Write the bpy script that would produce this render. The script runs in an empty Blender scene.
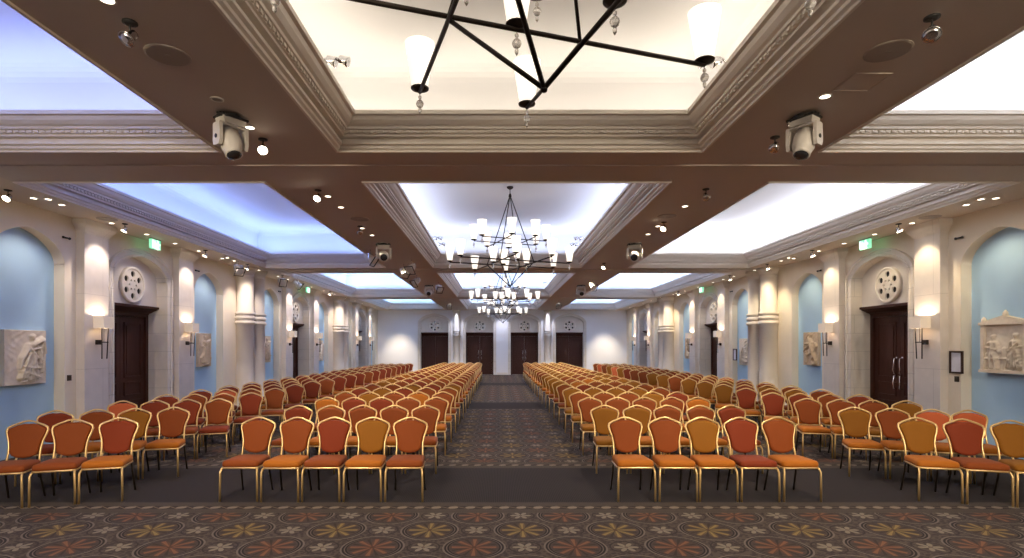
import bpy, bmesh, math, random
from mathutils import Vector, Matrix
random.seed(7)
PI = math.pi
C = bpy.context.scene.collection
SC = bpy.context.scene

# ------------------------------------------------------------------ room numbers (metres)
HW = 7.92            # half width of the room
YB, YF = -3.2, 35.0  # back and far wall
HC = 4.11            # soffit height
HT = 5.24            # height of the tray ceilings
PER = 9.5
BAYS = [(-1.8, 6.5), (7.7, 16.0), (17.2, 25.5), (26.7, 33.9)]
COLS = [(-7.05, -3.53), (-2.165, 2.165), (3.53, 7.05)]
CAMX, CAMZ, FPX = -0.26, 1.8, 550.0

# ------------------------------------------------------------------ materials
MATS = {}
def new_mat(name):
    m = bpy.data.materials.new(name); m.use_nodes = True
    nt = m.node_tree
    b = nt.nodes['Principled BSDF']
    MATS[name] = m
    return m, nt, b
def lin(c):
    return tuple((x / 12.92 if x <= .04045 else ((x + .055) / 1.055) ** 2.4) for x in c)
def simple(name, col, rough=.6, metal=0, noise=0.0, nscale=20, bump=0, spec=.5, emit=None, estr=0, sheen=0):
    m, nt, b = new_mat(name)
    b.inputs['Base Color'].default_value = (*col, 1)
    b.inputs['Roughness'].default_value = rough
    b.inputs['Metallic'].default_value = metal
    b.inputs['Specular IOR Level'].default_value = spec
    if sheen:
        b.inputs['Sheen Weight'].default_value = sheen
    if noise or bump:
        tc = nt.nodes.new('ShaderNodeTexCoord')
        n = nt.nodes.new('ShaderNodeTexNoise'); n.inputs['Scale'].default_value = nscale
        n.inputs['Detail'].default_value = 4
        nt.links.new(tc.outputs['Object'], n.inputs['Vector'])
        if noise:
            mx = nt.nodes.new('ShaderNodeMix'); mx.data_type = 'RGBA'
            mx.inputs['A'].default_value = (*[x * (1 - noise) for x in col], 1)
            mx.inputs['B'].default_value = (*[min(1, x * (1 + noise)) for x in col], 1)
            nt.links.new(n.outputs['Fac'], mx.inputs['Factor'])
            nt.links.new(mx.outputs['Result'], b.inputs['Base Color'])
        if bump:
            bp = nt.nodes.new('ShaderNodeBump'); bp.inputs['Strength'].default_value = bump
            bp.inputs['Distance'].default_value = .01
            nt.links.new(n.outputs['Fac'], bp.inputs['Height'])
            nt.links.new(bp.outputs['Normal'], b.inputs['Normal'])
    if emit:
        b.inputs['Emission Color'].default_value = (*emit, 1)
        b.inputs['Emission Strength'].default_value = estr
    return m

SOFFIT = simple('soffit_paint', (.56, .485, .42), .7, noise=.03, nscale=3)
CORN = simple('cornice_paint', (.76, .70, .62), .55, noise=.04, nscale=6)
TRAY = simple('tray_paint', (.74, .74, .76), .7)
PLASTER = simple('cream_plaster', (.80, .72, .59), .7, noise=.04, nscale=5)
FARP = simple('far_plaster', (.82, .81, .82), .7, noise=.02, nscale=2)
BLUE = simple('blue_niche_paint', (.44, .65, .83), .7, noise=.03, nscale=4)
GOLD = simple('gold_chair_metal', (.72, .50, .22), .33, .75, noise=.05, nscale=40)
DARKLEG = simple('dark_leg_metal', (.045, .032, .022), .45, .5)  # rear chair legs, darker than the gold front ones
IRON = simple('wrought_iron', (.030, .020, .015), .5, .5, bump=.3, nscale=60)
WHITEPL = simple('white_fixture_plastic', (.62, .58, .53), .4)
GREYPL = simple('grey_fixture_plastic', (.30, .28, .26), .45)
BLACK = simple('black_plastic', (.015, .014, .014), .5)
CHROME = simple('chrome', (.72, .72, .74), .18, 1)
LENS = simple('dark_lens', (.03, .03, .035), .1)
GRILLE = simple('speaker_grille', (.36, .31, .27), .7, noise=.1, nscale=300)
SHADEF = simple('linen_sconce_shade', (.75, .66, .55), .8, emit=(1, .80, .60), estr=.12, noise=.05, nscale=150)
PAPER = simple('notice_paper', (.66, .66, .72), .7, noise=.06, nscale=30)
FRAMEW = simple('dark_frame_wood', (.04, .018, .012), .4)
RELIEF = simple('carved_cream_stone', (.74, .65, .52), .8, noise=.16, nscale=14, bump=.4)
RELIEF2 = simple('carved_warm_stone', (.66, .52, .36), .8, noise=.2, nscale=12, bump=.4)
HOLE = simple('dark_rosette_holes', (.012, .011, .014), .25)  # shade inside the rosette holes, put in as a dark colour
SWITCH = simple('dark_bronze_plate', (.05, .04, .03), .4, .4)

def emis(name, col, s):
    m, nt, b = new_mat(name)
    b.inputs['Base Color'].default_value = (.8, .8, .8, 1)
    b.inputs['Emission Color'].default_value = (*col, 1); b.inputs['Emission Strength'].default_value = s
    return m
BULB = emis('lit_spot_bulb', (1, .86, .66), 14)
DLIT = emis('lit_downlight_lens', (1, .85, .66), 5)
SHADE = emis('frosted_lit_glass', (1, .88, .72), .74)
SCBULB = emis('sconce_bulb', (1, .8, .55), 6)
EXITG = emis('exit_sign_green', (.10, .80, .42), .7)
EXITW = emis('exit_sign_white', (.80, 1, .88), 1.2)

m, nt, b = new_mat('crystal')
b.inputs['Base Color'].default_value = (.93, .90, .86, 1); b.inputs['Roughness'].default_value = .05
b.inputs['Transmission Weight'].default_value = .75; b.inputs['IOR'].default_value = 1.5
CRYSTAL = m

# node maths helper -------------------------------------------------
class N:
    def __init__(s, nt, sock): s.nt, s.s = nt, sock
    @staticmethod
    def op(nt, op, *a):
        n = nt.nodes.new('ShaderNodeMath'); n.operation = op
        for i, x in enumerate(a):
            if isinstance(x, N): nt.links.new(x.s, n.inputs[i])
            else: n.inputs[i].default_value = x
        return N(nt, n.outputs[0])
    def __add__(s, o): return N.op(s.nt, 'ADD', s, o)
    def __sub__(s, o): return N.op(s.nt, 'SUBTRACT', s, o)
    def __mul__(s, o): return N.op(s.nt, 'MULTIPLY', s, o)
    def __truediv__(s, o): return N.op(s.nt, 'DIVIDE', s, o)
    def lt(s, o): return N.op(s.nt, 'LESS_THAN', s, o)
    def gt(s, o): return N.op(s.nt, 'GREATER_THAN', s, o)
    def wrap(s, a, b): return N.op(s.nt, 'WRAP', s, b, a)
    def f(s, op, *a): return N.op(s.nt, op, s, *a)
def xyz(nt, kind='Object'):
    tc = nt.nodes.new('ShaderNodeTexCoord'); sp = nt.nodes.new('ShaderNodeSeparateXYZ')
    nt.links.new(tc.outputs[kind], sp.inputs[0])
    return [N(nt, sp.outputs[i]) for i in range(3)]
def mixc(nt, fac, a, b):
    mx = nt.nodes.new('ShaderNodeMix'); mx.data_type = 'RGBA'
    if isinstance(fac, N): nt.links.new(fac.s, mx.inputs['Factor'])
    else: mx.inputs['Factor'].default_value = fac
    for k, v in (('A', a), ('B', b)):
        if isinstance(v, tuple): mx.inputs[k].default_value = (*v, 1)
        else: nt.links.new(v, mx.inputs[k])
    return mx.outputs['Result']
def band(x, lo, hi): return x.gt(lo) * x.lt(hi)

def stone_mat(name, col, bw, bh, joint):
    m, nt, b = new_mat(name)
    x, y, z = xyz(nt)
    row = (z / bh).f('FLOOR')
    u = (x + y) / bw + row * .5
    fu = u.f('FRACT'); fz = (z / bh).f('FRACT')
    j = (fz.lt(.012 / bh) + fu.lt(.012 / bw)).f('MINIMUM', 1.0)
    tc = nt.nodes.new('ShaderNodeTexCoord')
    n = nt.nodes.new('ShaderNodeTexNoise'); n.inputs['Scale'].default_value = 5; n.inputs['Detail'].default_value = 6
    nt.links.new(tc.outputs['Object'], n.inputs['Vector'])
    c0 = mixc(nt, N(nt, n.outputs['Fac']), tuple(x_ * .86 for x_ in col), tuple(min(1, x_ * 1.1) for x_ in col))
    c1 = mixc(nt, j * joint, c0, tuple(x_ * .55 for x_ in col))
    nt.links.new(c1, b.inputs['Base Color'])
    b.inputs['Roughness'].default_value = .6
    return m
STONE = stone_mat('cream_limestone', (.72, .66, .58), 1.1, .42, .5)
STONEP = stone_mat('pilaster_limestone', (.70, .64, .58), 3.0, 1.38, .4)
STONES = simple('smooth_limestone', (.74, .68, .60), .6, noise=.08, nscale=4)
STONEC = simple('column_limestone', (.72, .66, .58), .6, noise=.08, nscale=3)

# door wood
m, nt, b = new_mat('dark_mahogany')
tc = nt.nodes.new('ShaderNodeTexCoord'); mp = nt.nodes.new('ShaderNodeMapping'); mp.inputs['Scale'].default_value = (14, 14, 1.2)
n = nt.nodes.new('ShaderNodeTexNoise'); n.inputs['Scale'].default_value = 3; n.inputs['Detail'].default_value = 5
nt.links.new(tc.outputs['Object'], mp.inputs[0]); nt.links.new(mp.outputs[0], n.inputs['Vector'])
nt.links.new(mixc(nt, N(nt, n.outputs['Fac']), (.038, .013, .009), (.085, .030, .020)), b.inputs['Base Color'])
b.inputs['Roughness'].default_value = .5; b.inputs['Specular IOR Level'].default_value = .2
WOOD = m

# carpets -----------------------------------------------------------
def carpet_noise(nt, sc=220):
    tc = nt.nodes.new('ShaderNodeTexCoord')
    n = nt.nodes.new('ShaderNodeTexNoise'); n.inputs['Scale'].default_value = sc; n.inputs['Detail'].default_value = 2
    nt.links.new(tc.outputs['Object'], n.inputs['Vector'])
    return N(nt, n.outputs['Fac'])
BG1, BG2 = (.010, .007, .008), (.044, .031, .031)
m, nt, b = new_mat('medallion_carpet')
x, y, z = xyz(nt)
nz = carpet_noise(nt, 60)
vo = nt.nodes.new('ShaderNodeTexVoronoi'); vo.inputs['Scale'].default_value = 30; vo.feature = 'F1'
tcv = nt.nodes.new('ShaderNodeTexCoord'); nt.links.new(tcv.outputs['Object'], vo.inputs['Vector'])
speck = N(nt, vo.outputs['Distance']).gt(.5)
px_, py_ = .91, .925
Y0 = 5.395 - .925 * 6
def cell(ox, oy):
    a = ((x - ox) / px_).wrap(-.5, .5) * px_
    c = ((y - oy) / py_).wrap(-.5, .5) * py_
    return a, c, (a * a + c * c).f('SQRT')
X0 = (337 - 498) / 183.5 * 1.8 + CAMX
c0 = mixc(nt, nz, BG1, BG2)
c0 = mixc(nt, speck * .5, c0, (.085, .064, .052))
def medal(c0, ox, oy, p1, p2):
    a, c, r = cell(ox, oy)
    ang = c.f('ARCTAN2', a)
    pet = (ang * 4.0).f('COSINE').f('ABSOLUTE')           # eight petals
    c0 = mixc(nt, r.lt(.285), c0, (.008, .005, .006))
    c0 = mixc(nt, band(r, .268, .285), c0, (.105, .085, .075))
    c0 = mixc(nt, band(r, .240, .250), c0, (.085, .065, .06))
    c0 = mixc(nt, r.lt(.225), c0, mixc(nt, nz, (.020, .014, .013), (.060, .042, .036)))
    inr = r.lt(pet * .205 + .02)
    c0 = mixc(nt, inr * .9, c0, mixc(nt, (r / .2).f('MINIMUM', 1.0), p1, p2))
    vein = (ang * 4.0).f('COSINE').f('ABSOLUTE').gt(.93) * band(r, .03, .2)
    c0 = mixc(nt, vein * .8, c0, tuple(v * 1.8 for v in p1))
    c0 = mixc(nt, (ang * 4.0).f('COSINE').f('ABSOLUTE').lt(.28) * r.lt(.21) * .8, c0, (.018, .011, .011))
    return mixc(nt, r.lt(.022), c0, (.05, .02, .012))
c0 = medal(c0, X0, Y0, (.105, .074, .028), (.075, .044, .024))
c0 = medal(c0, X0 + px_ / 2, Y0 - py_ / 2, (.085, .036, .020), (.055, .028, .021))
for ox, oy in ((X0 + px_ / 2, Y0), (X0, Y0 - py_ / 2)):
    a, c, r = cell(ox, oy)
    ang = c.f('ARCTAN2', a)
    c0 = mixc(nt, band(r, .135, .15), c0, (.018, .012, .013))
    fl = (ang * 3.0).f('COSINE').f('ABSOLUTE')
    c0 = mixc(nt, r.lt(fl * .10 + .012) * r.gt(.018), c0, (.15, .125, .10))
    c0 = mixc(nt, r.lt(.012), c0, (.1, .06, .05))
nt.links.new(c0, b.inputs['Base Color']); b.inputs['Roughness'].default_value = .95; b.inputs['Specular IOR Level'].default_value = .15; b.inputs['Sheen Weight'].default_value = .03; b.inputs['Sheen Roughness'].default_value = .6
CARPET = m
m, nt, b = new_mat('plain_ribbed_carpet')
x, y, z = xyz(nt)
rib = (x * 46.0).f('FRACT').lt(.42)
nz = carpet_noise(nt, 90)
c0 = mixc(nt, nz, (.005, .0035, .004), (.016, .011, .013))
c0 = mixc(nt, rib * .5, c0, (.034, .025, .028))
nt.links.new(c0, b.inputs['Base Color']); b.inputs['Roughness'].default_value = .95; b.inputs['Specular IOR Level'].default_value = .15; b.inputs['Sheen Weight'].default_value = .03; b.inputs['Sheen Roughness'].default_value = .6
STRIP = m
def border_mat(name, yc):
    m, nt, b = new_mat(name)
    x, y, z = xyz(nt)
    nz = carpet_noise(nt, 60)
    d = (y - yc).f('ABSOLUTE')
    c0 = mixc(nt, nz, (.024, .018, .016), (.070, .054, .046))
    c0 = mixc(nt, band(d, .115, .135), c0, (.025, .016, .015))
    c0 = mixc(nt, band(d, .085, .10), c0, (.10, .078, .062))
    c0 = mixc(nt, d.lt(.085), c0, mixc(nt, nz, (.012, .008, .008), (.035, .025, .022)))
    a = (x / .19).wrap(-.5, .5) * .19
    e = ((a / .055).f('POWER', 2.0) + (d / .042).f('POWER', 2.0))
    c0 = mixc(nt, e.lt(1.0), c0, (.16, .13, .10))
    s = ((x + (y - yc) * 1.4) / .19 + .5).wrap(-.5, .5).f('ABSOLUTE').lt(.06) * d.lt(.06)
    c0 = mixc(nt, s, c0, (.12, .085, .06))
    nt.links.new(c0, b.inputs['Base Color']); b.inputs['Roughness'].default_value = .95; b.inputs['Specular IOR Level'].default_value = .15; b.inputs['Sheen Weight'].default_value = .03; b.inputs['Sheen Roughness'].default_value = .6
    return m

# upholstery tones; shot silk and the light on it both go into the colour
FAB = {}
for k, c in dict(rust=(.21, .046, .006), red=(.19, .028, .006), mustard=(.235, .088, .005), orange=(.36, .108, .007), spotlit=(.50, .11, .035)).items():  # last tone puts the spots' highlight into the upholstery colour
    m, nt, b = new_mat(k + '_upholstery')
    lw = nt.nodes.new('ShaderNodeLayerWeight'); lw.inputs['Blend'].default_value = .35
    nz = carpet_noise(nt, 180)
    cc = mixc(nt, nz, tuple(v * .82 for v in c), tuple(v * 1.15 for v in c))
    cc = mixc(nt, N(nt, lw.outputs['Facing']) * .35, cc, tuple(min(1, v * 1.25) for v in c))
    nt.links.new(cc, b.inputs['Base Color'])
    b.inputs['Roughness'].default_value = .7; b.inputs['Sheen Weight'].default_value = .05; b.inputs['Specular IOR Level'].default_value = .2
    FAB[k] = m

# ------------------------------------------------------------------ mesh helpers
def bm_new(): return bmesh.new()
def box(bm, x0, x1, y0, y1, z0, z1, mi=0):
    v = [bm.verts.new(p) for p in ((x0,y0,z0),(x1,y0,z0),(x1,y1,z0),(x0,y1,z0),(x0,y0,z1),(x1,y0,z1),(x1,y1,z1),(x0,y1,z1))]
    for q in ((0,3,2,1),(4,5,6,7),(0,1,5,4),(1,2,6,5),(2,3,7,6),(3,0,4,7)):
        f = bm.faces.new([v[i] for i in q]); f.material_index = mi
    return v
def tube(bm, pts, r, n=7, cap=True, mi=0, closed=False):
    pts = [Vector(p) for p in pts]
    k = len(pts); rs = r if isinstance(r, (list, tuple)) else [r] * k
    rings = []; up = None
    for i, p in enumerate(pts):
        if closed: t = (pts[(i + 1) % k] - pts[i - 1])
        elif i == 0: t = pts[1] - p
        elif i == k - 1: t = p - pts[-2]
        else: t = (pts[i + 1] - p).normalized() + (p - pts[i - 1]).normalized()
        t.normalize()
        if up is None:
            up = Vector((0, 0, 1)) if abs(t.z) < .9 else Vector((0, 1, 0))
        a = t.cross(up).normalized(); c = a.cross(t).normalized(); up = c
        rings.append([bm.verts.new(p + (a * math.cos(2 * PI * j / n) + c * math.sin(2 * PI * j / n)) * rs[i]) for j in range(n)])
    for i in range(k if closed else k - 1):
        A, B = rings[i], rings[(i + 1) % k]
        for j in range(n):
            f = bm.faces.new((A[j], A[(j + 1) % n], B[(j + 1) % n], B[j])); f.smooth = True; f.material_index = mi
    if cap and not closed:
        for q in (rings[0], rings[-1][::-1]):
            f = bm.faces.new(q); f.material_index = mi
def lathe(bm, prof, cx=0, cy=0, n=20, mi=0, smooth=True, axis='z', mat=None):
    rings = []
    for r, z in prof:
        ring = []
        for j in range(n):
            a = 2 * PI * j / n
            p = Vector((cx + r * math.cos(a), cy + r * math.sin(a), z))
            if mat is not None: p = mat @ p
            ring.append(bm.verts.new(p))
        rings.append(ring)
    for A, B in zip(rings, rings[1:]):
        for j in range(n):
            f = bm.faces.new((A[j], A[(j + 1) % n], B[(j + 1) % n], B[j])); f.smooth = smooth; f.material_index = mi
    for q in (rings[0][::-1], rings[-1]):
        try:
            f = bm.faces.new(q); f.material_index = mi
        except Exception: pass
def poly_prism(bm, pts, axis, a, b_, mi=0):
    """pts 2D outline, extruded along axis ('x','y','z') from a to b_"""
    def P(u, v, w): return {'x': (w, u, v), 'y': (u, w, v), 'z': (u, v, w)}[axis]
    A = [bm.verts.new(P(u, v, a)) for u, v in pts]; B = [bm.verts.new(P(u, v, b_)) for u, v in pts]
    f = bm.faces.new(A); f.material_index = mi
    f = bm.faces.new(B[::-1]); f.material_index = mi
    for i in range(len(pts)):
        j = (i + 1) % len(pts)
        f = bm.faces.new((A[i], B[i], B[j], A[j])); f.material_index = mi
def layers(bm, outs, mi=0, smooth=True):
    """list of equally long closed rings of 3-D points, capped"""
    R = [[bm.verts.new(p) for p in o] for o in outs]
    n = len(R[0])
    for A, B in zip(R, R[1:]):
        for j in range(n):
            f = bm.faces.new((A[j], A[(j + 1) % n], B[(j + 1) % n], B[j])); f.smooth = smooth; f.material_index = mi
    for q in (R[0][::-1], R[-1]):
        f = bm.faces.new(q); f.smooth = smooth; f.material_index = mi
def mesh_of(name, bm, mats):
    bmesh.ops.recalc_face_normals(bm, faces=bm.faces[:])
    me = bpy.data.meshes.new(name); bm.to_mesh(me); bm.free()
    for m in (mats if isinstance(mats, (list, tuple)) else [mats]): me.materials.append(m)
    return me
def obj(name, bm, mats, parent=None, loc=None, rotz=0):
    me = bm if isinstance(bm, bpy.types.Mesh) else mesh_of(name, bm, mats)
    o = bpy.data.objects.new(name, me); C.objects.link(o)
    if parent is not None: o.parent = parent
    if loc is not None: o.location = loc
    if rotz: o.rotation_euler = (0, 0, rotz)
    return o
def thing(name, label, cat, loc=(0, 0, 0), rotz=0, group=None):
    o = bpy.data.objects.new(name, None); C.objects.link(o); o.empty_display_size = .1
    o.location = loc; o.rotation_euler = (0, 0, rotz)
    return tag(o, label, cat, group)
def tag(o, label, cat, group=None):
    o['label'] = label; o['category'] = cat
    if group: o['group'] = group
    return o
def struct(name, bm, mats, parent=None, loc=None, rotz=0, label=None):
    o = obj(name, bm, mats, parent, loc, rotz)
    if parent is None: o['kind'] = 'structure'
    if label: o['label'] = label
    return o
KIDS = {}
def dup(root, loc, rotz=None, label=None, group=None):
    if root not in KIDS:
        KIDS[root] = [(c, list(c.children)) for c in root.children]
    r = root.copy(); C.objects.link(r); r.location = loc
    if rotz is not None: r.rotation_euler = (0, 0, rotz)
    if label: r['label'] = label
    if group: r['group'] = group
    for ch, gs in KIDS[root]:
        c = ch.copy(); C.objects.link(c); c.parent = r
        for g in gs:
            d = g.copy(); C.objects.link(d); d.parent = c
    return r

# ------------------------------------------------------------------ floor
STR = [(6.35 + 9.55 * k, 8.15 + 9.55 * k) for k in range(3)]
bm = bm_new()
mats = [CARPET, STRIP]
ys = [YB]; kinds = []
for k, (a, b_) in enumerate(STR):
    mats.append(border_mat('carpet_border_near_%d' % k, a - .2)); i1 = len(mats) - 1
    mats.append(border_mat('carpet_border_far_%d' % k, b_ + .2)); i2 = len(mats) - 1
    kinds += [0, i1, 1, i2]; ys += [a - .4, a, b_, b_ + .4]
kinds.append(0); ys.append(YF + .6)
for i, k in enumerate(kinds):
    v = [bm.verts.new(p) for p in ((-HW - .6, ys[i], 0), (HW + .6, ys[i], 0), (HW + .6, ys[i + 1], 0), (-HW - .6, ys[i + 1], 0))]
    f = bm.faces.new(v); f.material_index = k
me = bpy.data.meshes.new('floor'); bm.to_mesh(me); bm.free()
for m in mats: me.materials.append(m)
o = obj('floor', me, None); o['kind'] = 'structure'

# ------------------------------------------------------------------ ceiling: soffit grid with tray openings
bm = bm_new()
xs = [-HW - .6]; 
for a, b_ in COLS: xs += [a, b_]
xs.append(HW + .6)
yy = [YB]
for a, b_ in BAYS: yy += [a, b_]
yy.append(YF + .6)
def quad(bm, pts, mi=0):
    f = bm.faces.new([bm.verts.new(p) for p in pts]); f.material_index = mi; return f
for i in range(len(xs) - 1):
    for j in range(len(yy) - 1):
        if i % 2 == 1 and j % 2 == 1:
            x0, x1, y0, y1 = xs[i], xs[i + 1], yy[j], yy[j + 1]
            e = .34; zl = 4.45
            X0_, X1_, Y0_, Y1_ = x0 - e, x1 + e, y0 - e, y1 + e
            # tray: rounded cove into a flat ceiling, ledge behind the cornice
            prof = [(0, zl)] + [(0, HT - .16)] + [(.16 * (1 - math.cos(t * PI / 8)), HT - .16 + .16 * math.sin(t * PI / 8)) for t in range(1, 5)]
            rings = []
            for d, z in prof:
                rings.append([bm.verts.new(p) for p in ((X0_ + d, Y0_ + d, z), (X1_ - d, Y0_ + d, z), (X1_ - d, Y1_ - d, z), (X0_ + d, Y1_ - d, z))])
            for A, B in zip(rings, rings[1:]):
                for q in range(4):
                    f = bm.faces.new((A[q], B[q], B[(q + 1) % 4], A[(q + 1) % 4])); f.material_index = 1
            f = bm.faces.new(rings[-1]); f.material_index = 1
        else:
            quad(bm, ((xs[i], yy[j], HC), (xs[i], yy[j + 1], HC), (xs[i + 1], yy[j + 1], HC), (xs[i + 1], yy[j], HC)), 2 if i in (0, len(xs) - 2) else 0)
me = bpy.data.meshes.new('ceiling'); bm.to_mesh(me); bm.free(); me.materials.append(SOFFIT); me.materials.append(TRAY); me.materials.append(simple('lighter_perimeter_soffit', (.62, .53, .44), .7))  # strips along the side walls get a lighter tone than the other soffits
o = obj('ceiling', me, None); o['kind'] = 'structure'
# seam line along the cross beams
bm = bm_new()
for k in range(3):
    yc = 7.0 + 9.5 * k
    for (a, b_) in ((-HW, HW),):
        box(bm, a, b_, yc - .012, yc + .012, HC - .014, HC + .002)
struct('trim_1', bm, SOFFIT)

# cornices
CP = [(-.005, 4.112), (-.005, 4.09), (.02, 4.09), (.025, 4.11), (.05, 4.125), (.055, 4.15), (.085, 4.165), (.085, 4.195), (.045, 4.20), (.045, 4.235),
      (.115, 4.24), (.115, 4.265), (.135, 4.27), (.135, 4.305), (.165, 4.31), (.17, 4.335), (.20, 4.35), (.235, 4.385), (.25, 4.425), (.285, 4.43), (.285, 4.475), (.25, 4.48), (.22, 4.45), (-.34, 4.45)]
tn = 2
for k, (y0, y1) in enumerate(BAYS):
    for (x0, x1) in COLS:
        bm = bm_new()
        rings = []
        for d, z in CP:
            rings.append([bm.verts.new(p) for p in ((x0 + d, y0 + d, z), (x1 - d, y0 + d, z), (x1 - d, y1 - d, z), (x0 + d, y1 - d, z))])
        for A, B in zip(rings, rings[1:]):
            for q in range(4):
                bm.faces.new((A[q], A[(q + 1) % 4], B[(q + 1) % 4], B[q]))
        if k < 2:      # bead row
            st = .075
            d = .15; z0, z1 = 4.272, 4.300
            nx = int((x1 - x0 - 2 * d) / st); ny = int((y1 - y0 - 2 * d) / st)
            for i in range(nx):
                xa = x0 + d + i * st + .01
                if k == 1 or True:
                    box(bm, xa, xa + .045, y1 - d - .004, y1 - d + .02, z0, z1)
            for i in range(ny):
                ya = y0 + d + i * st + .01
                if ya < (2 if k == 0 else 7): continue
                box(bm, x0 + d - .02, x0 + d + .004, ya, ya + .045, z0, z1)
                box(bm, x1 - d - .004, x1 - d + .02, ya, ya + .045, z0, z1)
        struct('trim_%d' % tn, bm, CORN); tn += 1

# ------------------------------------------------------------------ walls
def arch_z(t, spring, rise):
    t = min(1, abs(t))
    return spring + rise * (.80 * math.sqrt(max(0, 1 - t ** 2.0)) + .20 * (1 - t))
NS = 28
def wall_mesh(name, u0, u1, ops, mats):
    """local frame: u along x, depth along +y, z up. ops: (uc, half, spring, rise, depth, back material, door?)"""
    bm = bm_new()
    ops = sorted(ops); cur = u0
    for (uc, h, sp, ri, dep, bmat, door) in ops:
        quad(bm, ((cur, 0, 0), (uc - h, 0, 0), (uc - h, 0, HC), (cur, 0, HC)), 0)
        cur = uc + h
        us = [uc - h + 2 * h * i / NS for i in range(NS + 1)]
        us = [uc - h * math.cos(PI * i / NS) for i in range(NS + 1)]
        zs = [arch_z((u - uc) / h, sp, ri) for u in us]
        jm = 2 if door else 0
        for i in range(NS):
            quad(bm, ((us[i], 0, zs[i]), (us[i + 1], 0, zs[i + 1]), (us[i + 1], 0, HC), (us[i], 0, HC)), 0)
            f = quad(bm, ((us[i], 0, zs[i]), (us[i], dep, zs[i]), (us[i + 1], dep, zs[i + 1]), (us[i + 1], 0, zs[i + 1])), jm); f.smooth = True
            zb = 2.66 if door else 0
            bd = .21 if door else dep
            quad(bm, ((us[i], bd, zb), (us[i + 1], bd, zb), (us[i + 1], bd, zs[i + 1]), (us[i], bd, zs[i])), bmat)
            if door:
                quad(bm, ((us[i], bd, zb), (us[i], dep, zb), (us[i + 1], dep, zb), (us[i + 1], bd, zb)), bmat)
        if door:
            quad(bm, ((uc - h, dep + .06, 0), (uc + h, dep + .06, 0), (uc + h, dep + .06, 2.8), (uc - h, dep + .06, 2.8)), jm)
        dd = dep + (.06 if door else 0)
        for s in (-1, 1):
            quad(bm, ((uc + s * h, 0, 0), (uc + s * h, dd, 0), (uc + s * h, dd, sp), (uc + s * h, 0, sp)), jm)
    quad(bm, ((cur, 0, 0), (u1, 0, 0), (u1, 0, HC), (cur, 0, HC)), 0)
    bmesh.ops.remove_doubles(bm, verts=bm.verts[:], dist=.0004)
    me = bpy.data.meshes.new(name); bm.to_mesh(me); bm.free()
    for m in mats: me.materials.append(m)
    return me
BC = [11.8, 21.3, 30.8]
NO = 2.80
def niche(u): return (u, .72, 3.24, .52, .19, 1, False)
def dooro(u): return (u, .88, 3.27, .46, .45, 3, True)
opsL, opsR = [], []
for c in BC:
    opsL += [niche(c - NO), dooro(c), niche(c + NO)]
    opsR += [niche(-(c - NO)), dooro(-c), niche(-(c + NO))]
WL = struct('wall_left', wall_mesh('wall_left', YB, YF, opsL, [PLASTER, BLUE, STONE, STONES]), None, loc=(-HW, 0, 0), rotz=PI / 2)
WR = struct('wall_right', wall_mesh('wall_right', -YF, -YB, opsR, [PLASTER, BLUE, STONE, STONES]), None, loc=(HW, 0, 0), rotz=-PI / 2)
FD = [-4.38, -1.55, 1.28, 4.10]
FD = [-4.3, -1.43, 1.43, 4.3]
WF = struct('wall_far', wall_mesh('wall_far', -HW, HW, [dooro(u) for u in FD], [FARP, BLUE, STONE, STONES]), None, loc=(0, YF, 0))
bm = bm_new(); quad(bm, ((HW, YB, 0), (-HW, YB, 0), (-HW, YB, HC), (HW, YB, HC))); struct('wall_back', bm, PLASTER)

# baseboards on the far wall and sides
def baseboard(name, segs, loc, rotz):
    bm = bm_new()
    for a, b_ in segs: box(bm, a, b_, -.02, 0, 0, .14)
    struct(name, bm, STONES, loc=loc, rotz=rotz)
def segs_of(ops, u0, u1, pad=.2):
    cur = u0; out = []
    for o_ in sorted(ops):
        out.append((cur, o_[0] - o_[1] - (pad if o_[6] else 0))); cur = o_[0] + o_[1] + (pad if o_[6] else 0)
    out.append((cur, u1)); return out
baseboard('baseboard_left', segs_of(opsL, YB, YF), (-HW, 0, 0), PI / 2)
baseboard('baseboard_right', segs_of(opsR, -YF, -YB), (HW, 0, 0), -PI / 2)
baseboard('baseboard_far', segs_of([dooro(u) for u in FD], -HW, HW), (0, YF, 0), 0)

# door surround (archivolt), rosette, door: all in the wall's local frame
def surround_mesh():
    bm = bm_new()
    h, sp, ri = .88, 3.27, .46
    path = [(-h, 0.0), (-h, sp * .5)]
    path += [(-h * math.cos(PI * i / NS), arch_z(-math.cos(PI * i / NS), sp, ri)) for i in range(NS + 1)]
    path += [(h, sp * .5), (h, 0.0)]
    prof = [(0, 0), (0, .045), (.055, .055), (.06, .04), (.13, .04), (.135, .07), (.175, .07), (.175, 0)]
    rings = []
    n = len(path)
    for i, (u, z) in enumerate(path):
        a = path[max(0, i - 1)]; b_ = path[min(n - 1, i + 1)]
        t = Vector((b_[0] - a[0], b_[1] - a[1])).normalized(); nn = Vector((-t.y, t.x))
        if i in (0, 1): nn = Vector((-1, 0))
        if i in (n - 1, n - 2): nn = Vector((1, 0))
        rings.append([bm.verts.new((u + nn.x * d, -p, z + nn.y * d)) for d, p in prof])
    for A, B in zip(rings, rings[1:]):
        for j in range(len(prof) - 1):
            bm.faces.new((A[j], A[j + 1], B[j + 1], B[j]))
    return mesh_of('door_surround', bm, STONE)
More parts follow.
